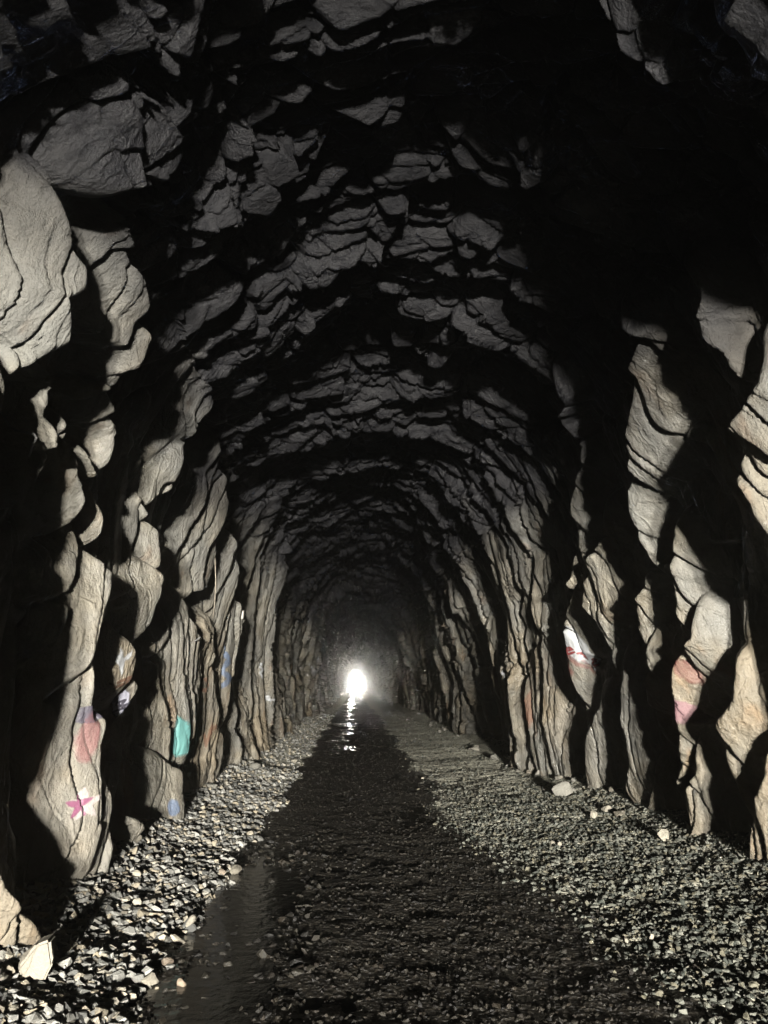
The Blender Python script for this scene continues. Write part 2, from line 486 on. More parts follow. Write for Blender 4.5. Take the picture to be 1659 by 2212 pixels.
def water_material():
    m, nt, b = new_mat('standing_water')
    geo = nt.nodes.new('ShaderNodeNewGeometry'); pos = geo.outputs['Position']
    nt.links.new(mix(nt, mrange(nt, noise(nt, pos, 2.5, 6, 0.6), 0.35, 0.65), (0.003, 0.003, 0.0025), (0.006, 0.0055, 0.004)), b.inputs['Base Color'])
    nt.links.new(mrange(nt, noise(nt, pos, 1.7, 5, 0.65), 0.4, 0.62, 0.03, 0.12), b.inputs['Roughness'])
    b.inputs['IOR'].default_value = 1.33
    bn = bump(nt, noise(nt, pos, 11.0, 4, 0.55), 0.3, 0.02)
    nt.links.new(bn, b.inputs['Normal'])
    return m
M_WATER = water_material()

def stone_material(name, a, c, rough, warm=(0.3, 0.25, 0.17)):
    m, nt, b = new_mat(name)
    oi = nt.nodes.new('ShaderNodeObjectInfo')
    tc = nt.nodes.new('ShaderNodeTexCoord')
    r = oi.outputs['Random']
    col = mix(nt, mrange(nt, r, 0.0, 1.0), a, c)
    r2 = math_(nt, 'FRACT', math_(nt, 'MULTIPLY', r, 17.31), 0)
    col = mix(nt, mrange(nt, r2, 0.6, 1.0, 0, 0.55), col, warm)
    nn = noise(nt, tc.outputs['Object'], 3.0, 6, 0.65)
    dark = mix(nt, 0.5, col, (0.02, 0.02, 0.02))
    col = mix(nt, mrange(nt, nn, 0.45, 0.75, 0, 0.6), col, dark)
    nt.links.new(col, b.inputs['Base Color'])
    b.inputs['Roughness'].default_value = rough
    b.inputs['Specular IOR Level'].default_value = 0.22
    nt.links.new(bump(nt, noise(nt, tc.outputs['Object'], 7.0, 6, 0.65), 0.4, 0.1), b.inputs['Normal'])
    return m
M_DRY = stone_material('dry_gravel', (0.045, 0.045, 0.042), (0.21, 0.205, 0.186), 0.8)
M_GREY = stone_material('grey_green_gravel', (0.026, 0.029, 0.024), (0.10, 0.10, 0.084), 0.65, (0.11, 0.095, 0.06))
M_WETS = stone_material('wet_gravel', (0.005, 0.0045, 0.004), (0.018, 0.016, 0.012), 0.5, (0.014, 0.010, 0.006))
M_PALE = stone_material('pale_stone', (0.17, 0.155, 0.125), (0.25, 0.23, 0.185), 0.75, (0.21, 0.18, 0.135))

# ------------------------------------------------------------------ build the tunnel lining
NC = 900
y_near = 3.7
END = 270.0
ys = [y_near]
while ys[-1] < END: ys.append(ys[-1] * (1 + row_step(ys[-1])))
ys[-1] = END
back = list(np.arange(-34.0, y_near - 0.01, 0.10))
Y = np.array(back + ys)
S = np.linspace(0, SL, NC)
SG, YG = np.meshgrid(S, Y)
H, RID, CID = relief(SG, YG)
bx, bz, nx, nz_ = prof(SG)
PX = bx + nx * H; PZ = bz + nz_ * H
# small raggedness along the axis as well, so drops do not line up with the rows
PY = YG + fbm(SG * 5, YG * 5, 90, 2) * 0.03
GRID = np.stack([PX, PY, PZ], axis=-1)
V = GRID.reshape(-1, 3)
nr_, nc_ = SG.shape
I = np.arange(nr_ * nc_).reshape(nr_, nc_)
F = np.stack([I[:-1, :-1], I[:-1, 1:], I[1:, 1:], I[1:, :-1]], axis=-1)
sf = 0.25 * (SG[:-1, :-1] + SG[1:, 1:] + SG[:-1, 1:] + SG[1:, :-1])
region = np.where(sf < S_LW, 0, np.where(sf > S_RW, 2, 1))
surf = np.stack([SG, YG, H], axis=-1).reshape(-1, 3)
frid = RID[:-1, :-1]
used = np.zeros(len(V), dtype=np.int64)
def submesh(name, mask, parent=None):
    f = F[mask]
    idx = np.unique(f)
    remap = used; remap[idx] = np.arange(len(idx))
    return mesh_obj(name, V[idx], remap[f], M_ROCK, parent, True, {'surf': ('FLOAT_VECTOR', surf[idx])})
walls = {}
walls[0] = tag(submesh('wall_left', (region == 0) & (frid < 0)), kind='structure')
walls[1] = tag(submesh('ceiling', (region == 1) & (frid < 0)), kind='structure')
walls[2] = tag(submesh('wall_right', (region == 2) & (frid < 0)), kind='structure')
for i in range(len(RIBS)):
    for rg in range(3):
        mk = (frid == i) & (region == rg)
        if mk.sum() > 30: submesh('rock_rib', mk, walls[rg])  # the out-of-view shade ribs are among these
        elif mk.any(): submesh('rock_chip', mk, walls[rg])

# added unseen cap behind the lamps, keeps sky light out of the tunnel
ex = np.concatenate([PX[0], [PX[0].mean()]]); ez = np.concatenate([PZ[0], [2.5]])
ev = np.stack([ex, np.full(len(ex), Y[0]), ez], axis=1)
ef = np.array([[k, (k + 1) % nc_, nc_] for k in range(nc_)])
tag(mesh_obj('light_seal_back', ev, ef, M_ROCK, None, False, {'surf': ('FLOAT_VECTOR', np.stack([ex, ez, ex], axis=1))}), kind='structure')

# ------------------------------------------------------------------ ground
def edge_left(y): return -1.02 + fbm(y * 0.9, y * 0 + 3.3, 500, 4) * 0.35
def edge_right(y): return 1.25 + 0.55 * (1 - sstep(5, 9, y)) + fbm(y * 0.8, y * 0 + 8.3, 510, 4) * 0.45
def ground_h(x, y):
    l = sstep(0.0, 0.9, edge_left(y) - x); r = sstep(0.0, 1.6, x - edge_right(y))
    h = 0.012 + 0.13 * l + 0.10 * r + 0.10 * sstep(1.65, 2.1, -x) + 0.16 * sstep(2.8, 3.5, x) - 0.026 * np.exp(-((x + 0.70) / 0.26) ** 2) * (1 - sstep(6, 10, y)) - 0.014 * np.exp(-((x + 0.32) / 0.36) ** 2) * sstep(13, 22, y)
    h = h + fbm(x * 1.3, y * 0.9, 520, 4) * 0.030 + fbm(x * 9, y * 9, 530, 3) * 0.021
    return h
def wetness(x, y):
    return sstep(-0.10, 0.06, x - edge_left(y)) * (1 - sstep(-0.22, 0.25, x - edge_right(y)))
gx = np.concatenate([np.linspace(-3.0, 4.6, 190)])
gy = np.concatenate([np.arange(-34, y_near - 0.01, 0.2), np.array(ys)[::1][:-1], [END, 320, 380, 480, 700, 900]])
XG, YY = np.meshgrid(gx, gy)
out = sstep(END + 5, END + 60, YY)
ZG = ground_h(XG, YY)
XO = XG + out * (XG - 0.7) * 150
GI = np.arange(XG.size).reshape(XG.shape)
gf = np.stack([GI[:-1, :-1], GI[:-1, 1:], GI[1:, 1:], GI[1:, :-1]], axis=-1).reshape(-1, 4)
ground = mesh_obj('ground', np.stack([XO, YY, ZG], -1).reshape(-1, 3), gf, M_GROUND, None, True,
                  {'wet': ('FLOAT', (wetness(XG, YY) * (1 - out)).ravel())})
tag(ground, kind='structure')
wx = np.array([-1.7, 2.1]); wy_ = 0
water = mesh_obj('water', [(-1.7, -34, 0), (2.1, -34, 0), (2.1, END - 1, 0), (-1.7, END - 1, 0)], [[0, 1, 2, 3]], M_WATER)
tag(water, kind='structure')

# pale slope added beyond the mouth as a sunlit reflector for the glow
hxg, hyg = np.meshgrid(np.linspace(-90, 90, 61), np.linspace(0, 1, 31))
hy = 284 + hyg * 60 + np.abs(hxg) * 0.15
hz_ = -0.3 + 46 * hyg ** 0.8 * (1 + 0.2 * fbm(hxg * 0.05, hyg * 3, 700, 3)) + fbm(hxg * 0.3, hyg * 20, 710, 4) * 1.2 * sstep(0, 0.1, hyg)
mh, hnt2, hbs = new_mat('bounce_slope_pale')
g_ = hnt2.nodes.new('ShaderNodeNewGeometry')
hnt2.links.new(mix(hnt2, mrange(hnt2, noise(hnt2, g_.outputs['Position'], 0.3, 6, 0.6), 0.4, 0.6), (0.46, 0.45, 0.42), (0.36, 0.36, 0.33)), hbs.inputs['Base Color'])
hbs.inputs['Roughness'].default_value = 0.9
HI = np.arange(hxg.size).reshape(hxg.shape)
bounce_slope = mesh_obj('bounce_slope', np.stack([hxg, hy, hz_], -1).reshape(-1, 3), np.stack([HI[:-1, :-1], HI[:-1, 1:], HI[1:, 1:], HI[1:, :-1]], -1).reshape(-1, 4), mh)
tag(bounce_slope, kind='structure')

# ------------------------------------------------------------------ stones
import bmesh
def stone_mesh(name, rng, mat, flat=0.75, pts=16, bev=0.12, smooth=False, sub=0):
    bm = bmesh.new()
    for k in range(pts):
        v = Vector((rng.gauss(0, 1), rng.gauss(0, 1), rng.gauss(0, 1))).normalized() * rng.uniform(0.8, 1.05)
        bm.verts.new((v.x, v.y * rng.uniform(0.75, 0.95), v.z * flat))
    r = bmesh.ops.convex_hull(bm, input=bm.verts)
    bmesh.ops.delete(bm, geom=[g for g in r['geom_interior'] if isinstance(g, bmesh.types.BMVert)], context='VERTS')
    bmesh.ops.dissolve_limit(bm, angle_limit=R(14), verts=bm.verts, edges=bm.edges)
    if bev:
        bmesh.ops.bevel(bm, geom=list(bm.edges), offset=bev, segments=1 if sub == 0 else 2, affect='EDGES', clamp_overlap=True)
    if sub:
        bmesh.ops.triangulate(bm, faces=bm.faces)
        bmesh.ops.subdivide_edges(bm, edges=list(bm.edges), cuts=sub, use_grid_fill=True)
        for v in bm.verts:
            p = v.co
            n = (math.sin(p.x * 5.1 + p.y * 3) + math.sin(p.y * 6.3 - p.z * 4) + math.sin(p.z * 7.7 + p.x * 5)) / 3
            v.co += p.normalized() * n * 0.035
    me = bpy.data.meshes.new(name)
    bm.to_mesh(me); bm.free()
    me.materials.append(mat)
    if smooth:
        me.polygons.foreach_set('use_smooth', [True] * len(me.polygons))
    return me

def scatter(name, pts, scl, rot, mat, label_, seed, zs=0.7):
    rng = random.Random(seed)
    c = bpy.data.collections.new(name + '_kinds')
    for k in range(7):
        o = bpy.data.objects.new('pebble', stone_mesh('pebble', rng, mat, rng.uniform(0.55, 0.85), 12, 0.0))
        c.objects.link(o)
    me = bpy.data.meshes.new(name)
    me.vertices.add(len(pts)); me.vertices.foreach_set('co', pts.astype(np.float32).ravel())
    a = me.attributes.new('scl', 'FLOAT_VECTOR', 'POINT'); a.data.foreach_set('vector', scl.astype(np.float32).ravel())
    a = me.attributes.new('rot', 'FLOAT_VECTOR', 'POINT'); a.data.foreach_set('vector', rot.astype(np.float32).ravel())
    o = bpy.data.objects.new(name, me); COL.objects.link(o)
    tag(o, kind='stuff', label=label_)
    ng = bpy.data.node_groups.new(name, 'GeometryNodeTree')
    ng.interface.new_socket('Geometry', in_out='INPUT', socket_type='NodeSocketGeometry')
    ng.interface.new_socket('Geometry', in_out='OUTPUT', socket_type='NodeSocketGeometry')
    n = ng.nodes; l = ng.links
    gi = n.new('NodeGroupInput'); go = n.new('NodeGroupOutput')
    iop = n.new('GeometryNodeInstanceOnPoints'); ci = n.new('GeometryNodeCollectionInfo')
    ci.inputs['Collection'].default_value = c; ci.inputs['Separate Children'].default_value = True
    ci.inputs['Reset Children'].default_value = True
    iop.inputs['Pick Instance'].default_value = True
    ra = n.new('GeometryNodeInputNamedAttribute'); ra.data_type = 'FLOAT_VECTOR'; ra.inputs['Name'].default_value = 'rot'
    sa = n.new('GeometryNodeInputNamedAttribute'); sa.data_type = 'FLOAT_VECTOR'; sa.inputs['Name'].default_value = 'scl'
    l.new(gi.outputs[0], iop.inputs['Points']); l.new(ci.outputs[0], iop.inputs['Instance'])
    l.new(ra.outputs[0], iop.inputs['Rotation']); l.new(sa.outputs[0], iop.inputs['Scale'])
    l.new(iop.outputs[0], go.inputs[0])
    md = o.modifiers.new('stones', 'NODES'); md.node_group = ng
    return o

rs = np.random.RandomState(5)
def field(n, x0, x1, ya, yb, smin, smax, keep, pw=2.2, sink=0.25):
    """stones between x0..x1, more of them close by"""
    y = ya * (yb / ya) ** (rs.rand(n))
    x = x0 + (x1 - x0) * rs.rand(n)
    k = keep(x, y) > rs.rand(n)
    x, y = x[k], y[k]
    s = smin + (smax - smin) * rs.rand(len(x)) ** pw
    z = ground_h(x, y) + s * (0.5 - sink * 1.2)
    scl = np.stack([s * (0.8 + 0.6 * rs.rand(len(x))), s * (0.8 + 0.4 * rs.rand(len(x))), s * (0.7 + 0.3 * rs.rand(len(x)))], 1)
    rot = np.stack([rs.randn(len(x)) * 0.4, rs.randn(len(x)) * 0.4, rs.rand(len(x)) * 6.28], 1)
    return np.stack([x, y, z], 1), scl, rot
p, s_, r_ = field(60000, -2.4, -0.7, 3.2, 45, 0.012, 0.060, lambda x, y: (1 - sstep(-0.25, 0.05, x - edge_left(y))) * (1 - 0.8 * sstep(9, 16, y)))
scatter('gravel', p, s_, r_, M_DRY, 'pale grey gravel banked along the foot of the left wall', 1)
p, s_, r_ = field(90000, 0.9, 3.9, 3.2, 45, 0.007, 0.032, lambda x, y: sstep(-0.4, 0.6, x - edge_right(y)) * (1 - 0.85 * sstep(8, 13, y)))
scatter('gravel', p, s_, r_, M_GREY, 'grey green gravel spread along the foot of the right wall', 2)
p, s_, r_ = field(30000, -1.3, 2.2, 3.2, 40, 0.005, 0.024, lambda x, y: 0.45 + 0.55 * sstep(-0.6, 0.8, x), sink=0.35)
scatter('wet_gravel', p, s_, r_, M_WETS, 'dark wet gravel lying in the middle of the tunnel floor', 3)


# ------------------------------------------------------------------ finding places on the built rock and ground
i0 = len(back)
_d = GRID[i0:] - np.array([0, 0, CAM_H])
_f = _d @ np.array(FWD); _u = 829.5 + FPX * (_d @ np.array(RGT)) / _f; _v = 1106.0 - FPX * (_d @ np.array(UPV)) / _f
def on_rock(px, py):
    """row and column of the rock grid seen at a place of the picture"""
    for rad in (3, 6, 12, 30):
        m = (np.abs(_u - px) < rad) & (np.abs(_v - py) < rad)
        if m.any():
            k = np.where(m)
            j = int(np.argmin(_f[k]))
            return k[0][j] + i0, k[1][j]
    return None
def sample(rf, cf, off):
    """point of the rock surface at fractional row / column, lifted by off"""
    rf = np.clip(rf, 1, nr_ - 3); cf = np.clip(cf, 1, nc_ - 3)
    a = np.floor(rf).astype(int); b = np.floor(cf).astype(int)
    fr = (rf - a)[..., None]; fc = (cf - b)[..., None]
    P = (GRID[a, b] * (1 - fc) + GRID[a, b + 1] * fc) * (1 - fr) + (GRID[a + 1, b] * (1 - fc) + GRID[a + 1, b + 1] * fc) * fr
    du = GRID[a, b + 1] - GRID[a, b]; dv = GRID[a + 1, b] - GRID[a, b]
    n = np.cross(dv, du)
    n /= np.linalg.norm(n, axis=-1)[..., None] + 1e-9
    return P + n * off
def at_y(px, py, y):
    d = ray(px, py); t = y / d.y
    return Vector((d.x * t, y, CAM_H + d.z * t))
def on_ground(px, py):
    d = ray(px, py); t = CAM_H / -d.z
    for _ in range(4):
        g = float(ground_h(np.array([d.x * t]), np.array([d.y * t]))[0])
        t = (CAM_H - g) / -d.z
    return Vector((d.x * t, d.y * t, g))

# ------------------------------------------------------------------ paint on the rock
def paint_mat(name, col, cover, soft=True, scale=14.0):
    m, nt, b = new_mat(name)
    b.inputs['Base Color'].default_value = (*col, 1)
    b.inputs['Roughness'].default_value = 0.55
    at = nt.nodes.new('ShaderNodeAttribute'); at.attribute_name = 'edge'
    geo = nt.nodes.new('ShaderNodeNewGeometry')
    nn = noise(nt, geo.outputs['Position'], scale, 6, 0.65)
    e = math_(nt, 'ADD', at.outputs['Fac'], math_(nt, 'MULTIPLY', math_(nt, 'SUBTRACT', nn, 0.5), 0.9 if soft else 0.5))
    al = mrange(nt, e, 0.12 if soft else 0.1, 0.6 if soft else 0.3, 0.0, cover)
    nt.links.new(al, b.inputs['Alpha'])
    nt.links.new(bump(nt, noise(nt, geo.outputs['Position'], 30.0, 5, 0.6), 0.5, 0.02), b.inputs['Normal'])
    return m
def seg_dist(u, v, pl):
    d = np.full(u.shape, 9.0)
    for (x0, y0), (x1, y1) in zip(pl[:-1], pl[1:]):
        L = (x1 - x0) ** 2 + (y1 - y0) ** 2 + 1e-9
        t = np.clip(((u - x0) * (x1 - x0) + (v - y0) * (y1 - y0)) / L, 0, 1)
        d = np.minimum(d, np.hypot(u - x0 - t * (x1 - x0), v - y0 - t * (y1 - y0)))
    return d
def m_blob(p=2.0): return lambda u, v: 1 - (np.abs(u) ** p + np.abs(v) ** p)
def m_lines(lines, w): 
    def f(u, v):
        d = np.minimum.reduce([seg_dist(u, v, l) for l in lines])
        return (w - d) / w
    return f
def m_star(k, inner=0.45):
    def f(u, v):
        a = np.arctan2(u, v); rr = np.hypot(u, v)
        t = np.abs(((a * 5 / (2 * math.pi)) % 1) - 0.5) * 2
        return (inner + (k - inner) * t ** 1.6 - rr) * 3
    return f
def m_poly_fan(pts):
    """inside a closed outline, 0 at the edge"""
    P = list(pts) + [pts[0]]
    def f(u, v):
        ins = np.zeros(u.shape, dtype=bool)
        for (x0, y0), (x1, y1) in zip(P[:-1], P[1:]):
            c = (y0 > v) != (y1 > v)
            with np.errstate(divide='ignore', invalid='ignore'):
                xx = (x1 - x0) * (v - y0) / (y1 - y0 + 1e-12) + x0
            ins ^= c & (u < xx)
        return np.where(ins, 1, -1) * seg_dist(u, v, P) * 3
    return f
def paint(name, c, size, mask, mat, parent=None, off=0.008, n=64, slant=0.0):
    """c = centre in the picture, size = width, height there; u to the right, v up"""
    rc = on_rock(*c)
    if rc is None: return None
    p = GRID[rc[0], rc[1]]
    y = p[1]; lat = abs(p[0])
    side = -1 if p[0] < 0 else 1
    k0, k1 = rc[0] - i0, rc[1]
    def reach(arr, k, half, cap, floor_=1.5):
        out = []
        for st in (-1, 1):
            j = k; n_ = 0
            while 2 < j < len(arr) - 3 and abs(arr[j] - arr[k]) < half and n_ < cap: j += st; n_ += 1
            out.append(max(n_, floor_))
        return out
    capr = int(0.42 / (row_step(y) * y))
    r_lo, r_hi = reach(_u[:, k1], k0, size[0] / 2, capr, min(capr, 0.085 / (row_step(y) * y)))
    c_lo, c_hi = reach(_v[k0], k1, size[1] / 2, 60)
    if DEBUG: print('PAINT', name, c, [round(float(v), 2) for v in p], r_lo, r_hi, c_lo, c_hi, [round(float(t)) for t in _u[k0-30:k0+31:5, k1]], RID[rc])
    g = np.linspace(-1, 1, n)
    uu, vv = np.meshgrid(g, g)
    a_ = -side * uu; b_ = -side * vv
    rr = rc[0] + np.where(a_ < 0, a_ * r_lo, a_ * r_hi)
    cc = rc[1] + np.where(b_ < 0, b_ * c_lo, b_ * c_hi)
    P = sample(rr, cc, off)
    val = mask(uu, vv)
    idx = np.arange(n * n).reshape(n, n)
    keep = (np.maximum.reduce([val[:-1, :-1], val[1:, 1:], val[:-1, 1:], val[1:, :-1]]) > -0.05)
    f = np.stack([idx[:-1, :-1], idx[:-1, 1:], idx[1:, 1:], idx[1:, :-1]], -1)[keep]
    if not len(f): return None
    ids = np.unique(f); rm = np.zeros(n * n, dtype=int); rm[ids] = np.arange(len(ids))
    return mesh_obj(name, P.reshape(-1, 3)[ids], rm[f], mat, parent, True, {'edge': ('FLOAT', np.clip(val, 0, 1).reshape(-1)[ids])})
PM = {k: paint_mat('paint_' + k, c, cv, sf_) for k, (c, cv, sf_) in {
    'magenta': ((0.15, 0.035, 0.085), 0.65, True), 'white': ((0.28, 0.285, 0.29), 0.8, True), 'cyan': ((0.085, 0.22, 0.21), 0.7, True),
    'red': ((0.16, 0.05, 0.045), 0.32, True), 'rust': ((0.14, 0.07, 0.045), 0.5, True), 'lilac': ((0.38, 0.38, 0.45), 0.85, True),
    'chalk': ((0.32, 0.28, 0.27), 0.5, True), 'ink': ((0.05, 0.045, 0.06), 0.75, False), 'blue': ((0.10, 0.14, 0.22), 0.5, True), 'pink': ((0.22, 0.12, 0.14), 0.5, True),
    'darkred': ((0.12, 0.02, 0.02), 0.92, False), 'brown': ((0.11, 0.06, 0.04), 0.65, False), 'faded': ((0.20, 0.09, 0.09), 0.45, True),
    'orange': ((0.20, 0.11, 0.075), 0.45, True), 'green': ((0.10, 0.30, 0.24), 0.5, True)}.items()}
G = 'graffiti sprayed on the rock walls'
o = paint('graffiti', (176, 1738), (84, 84), m_star(1.0, 0.5), PM['chalk'])
if o:
    tag(o, 'magenta five pointed star with a pale outline low on the nearest left column', 'graffiti', G)
    paint('star_fill', (174, 1738), (74, 74), m_star(0.95, 0.42), PM['magenta'], o, 0.009)
o = paint('graffiti', (190, 1590), (62, 130), m_blob(), PM['faded'])
if o: tag(o, 'faded reddish spray haze halfway up the nearest left column', 'graffiti', G)
o = paint('graffiti', (190, 1545), (44, 34), m_blob(), PM['ink'])
if o: tag(o, 'small dark smudge of spray paint above the reddish haze', 'graffiti', G)
o = paint('graffiti', (262, 1428), (44, 84), m_poly_fan([(-0.9, 0.6), (-0.4, 0.25), (-0.1, 0.95), (0.15, 0.3), (0.8, 0.7), (0.9, 0.2), (0.35, -0.1), (0.1, -0.95), (-0.3, -0.4), (-0.7, 0.0)]), PM['white'])
if o: tag(o, 'spiky white flame shape on the diamond shaped left rock', 'graffiti', G)
o = paint('graffiti', (254, 1516), (54, 74), m_poly_fan([(-0.95, 0.6), (-0.3, 0.4), (0.4, 0.9), (0.95, 0.5), (0.9, -0.3), (0.2, -0.95), (-0.4, -0.3)]), PM['lilac'])
if o:
    tag(o, 'lilac white patch with dark strokes below the white flame', 'graffiti', G)
    paint('dark_stroke', (256, 1524), (44, 50), m_lines([[(-0.5, 0.1), (0.2, 0.5), (0.0, 0.0), (0.7, 0.3)], [(-0.2, -0.4), (0.3, -0.1), (0.6, -0.2)]], 0.12), PM['ink'], o, 0.009)
    paint('brown_chevron', (258, 1478), (46, 34), m_lines([[(-0.8, 0.0), (-0.2, -0.5), (0.7, 0.7)], [(-0.2, 0.1), (0.5, 0.9)]], 0.16), PM['brown'], o, 0.009)
o = paint('graffiti', (386, 1588), (64, 106), m_poly_fan([(-0.55, 0.7), (-0.1, 0.95), (0.35, 0.6), (0.6, 0.1), (0.95, -0.35), (0.6, -0.85), (0.1, -0.95), (-0.4, -0.75), (-0.9, -0.35), (-0.7, 0.2)]), PM['cyan'])
if o: tag(o, 'bright turquoise paint patch low on the left wall', 'graffiti', G)
o = paint('graffiti', (443, 1478), (34, 38), m_lines([[(0.6 * math.cos(a * 0.63), 0.6 * math.sin(a * 0.63)) for a in range(11)]], 0.26), PM['brown'])
if o: tag(o, 'brown painted ring on the tan left rib', 'graffiti', G)
o = paint('graffiti', (452, 1582), (34, 74), m_lines([[(-0.6, 0.3), (-0.2, -0.7), (0.3, 0.5)], [(0.1, 0.1), (0.8, 0.3)]], 0.2), PM['rust'])
if o: tag(o, 'rust coloured scrawl under the brown ring', 'graffiti', G)
o = paint('graffiti', (488, 1438), (30, 90), m_lines([[(-0.3, 0.9), (0.3, 0.3), (-0.4, -0.1)], [(-0.6, -0.2), (0.5, -0.5), (-0.2, -0.9)]], 0.24), PM['blue'])
if o: tag(o, 'faded blue scrawl on the rib right of the brown ring', 'graffiti', G)
o = paint('graffiti', (567, 1446), (18, 34), m_lines([[(0.3, 0.9), (-0.3, 0.4), (0.4, 0.1), (-0.4, -0.3), (0.1, -0.9)]], 0.25), PM['white'])
if o: tag(o, 'small upright white squiggle on the middle left wall', 'graffiti', G)
o = paint('graffiti', (583, 1508), (30, 24), m_lines([[(-0.9, 0.6), (-0.3, 0.5), (0.0, -0.1), (0.5, -0.1), (0.7, -0.8)]], 0.25), PM['white'])
if o: tag(o, 'small slanting white scrawl below the upright squiggle', 'graffiti', G)
o = paint('graffiti', (372, 1742), (26, 44), m_blob(), PM['blue'])
if o: tag(o, 'faint blue spray low on the left wall beneath the turquoise patch', 'graffiti', G)
# the lettered patch on the right
o = paint('graffiti', (1246, 1402), (56, 120), m_poly_fan([(-0.8, 0.55), (-0.2, 0.95), (0.35, 0.7), (0.9, 0.1), (0.85, -0.6), (0.2, -0.95), (-0.25, -0.5), (-0.7, 0.0)]), PM['white'])
if o:
    tag(o, 'white patch with the dark red letters seve and pink streaks on the right wall', 'graffiti', G)
    paint('pink_streak', (1246, 1428), (46, 74), m_lines([[(-0.8, 0.8), (-0.6, 0.1), (-0.3, -0.5)], [(-0.3, 0.5), (0.0, -0.1), (0.7, -0.7)], [(0.4, 0.0), (0.7, -0.5)]], 0.16), PM['red'], o, 0.009)
    LT = {'s': [[(0.9, 0.8), (0.3, 1.0), (0.1, 0.65), (0.8, 0.4), (0.75, 0.05), (0.1, 0.05)]],
          'e': [[(0.1, 0.5), (0.9, 0.6), (0.7, 1.0), (0.2, 0.9), (0.1, 0.3), (0.4, 0.0), (0.9, 0.15)]],
          'v': [[(0.1, 1.0), (0.45, 0.0), (0.9, 1.0)]]}
    lines = []
    for k, ch in enumerate('seve'):
        ox, oy = -0.95 + k * 0.48, 0.50 - k * 0.46
        for l in LT[ch]: lines.append([(ox + 0.42 * x, oy + 0.42 * y) for x, y in l])
    paint('lettering', (1248, 1409), (46, 62), m_lines(lines, 0.085), PM['darkred'], o, 0.011, 110)
o = paint('graffiti', (1486, 1452), (28, 70), m_blob(), PM['red'])
if o: tag(o, 'large red sprayed oval high on the dim right rib', 'graffiti', G)
o = paint('graffiti', (1474, 1536), (38, 56), m_blob(), PM['pink'])
if o: tag(o, 'pink sprayed patch below the red oval', 'graffiti', G)
o = paint('graffiti', (1090, 1458), (14, 40), m_lines([[(0.1, 0.9), (-0.4, 0.3), (0.4, 0.0), (-0.2, -0.8)]], 0.3), PM['white'])
if o: tag(o, 'small white scribble on a narrow rib of the middle right wall', 'graffiti', G)
o = paint('graffiti', (1146, 1528), (34, 100), m_blob(), PM['orange'])
if o: tag(o, 'faded orange paint down a right hand rib', 'graffiti', G)

# ------------------------------------------------------------------ loose stones
def loose(px, py, w, h, label, mat=None, flat=None, seed=0, pts=13, sub=2, sink=0.22, turn=None, group='loose stones lying on the gravel'):
    rng = random.Random(seed or int(px * 7 + py))
    g = on_ground(px, py + h * 0.35)
    dist = (g - Vector((0, 0, CAM_H))).length
    a = 0.5 * w * dist / FPX; b = 0.5 * h * dist / FPX
    fl = flat or min(1.3, max(0.45, 1.15 * b / a))
    me = stone_mesh('stone', rng, mat or M_PALE, fl, pts, 0.10, False, sub)
    o = bpy.data.objects.new('stone', me); COL.objects.link(o)
    o.scale = (a, a, a)
    o.location = (g.x, g.y + a * 0.5, g.z + a * fl * (1 - 2 * sink))
    o.rotation_euler = (rng.uniform(-0.2, 0.2), rng.uniform(-0.2, 0.2), turn if turn is not None else rng.uniform(0, 6.28))
    return tag(o, label, 'stone', group)
M_STONE = stone_material('grey_stone', (0.10, 0.096, 0.083), (0.17, 0.162, 0.14), 0.75, (0.14, 0.12, 0.088))
M_BROWN = stone_material('brown_wet_stone', (0.10, 0.08, 0.06), (0.16, 0.13, 0.10), 0.4, (0.16, 0.12, 0.08))
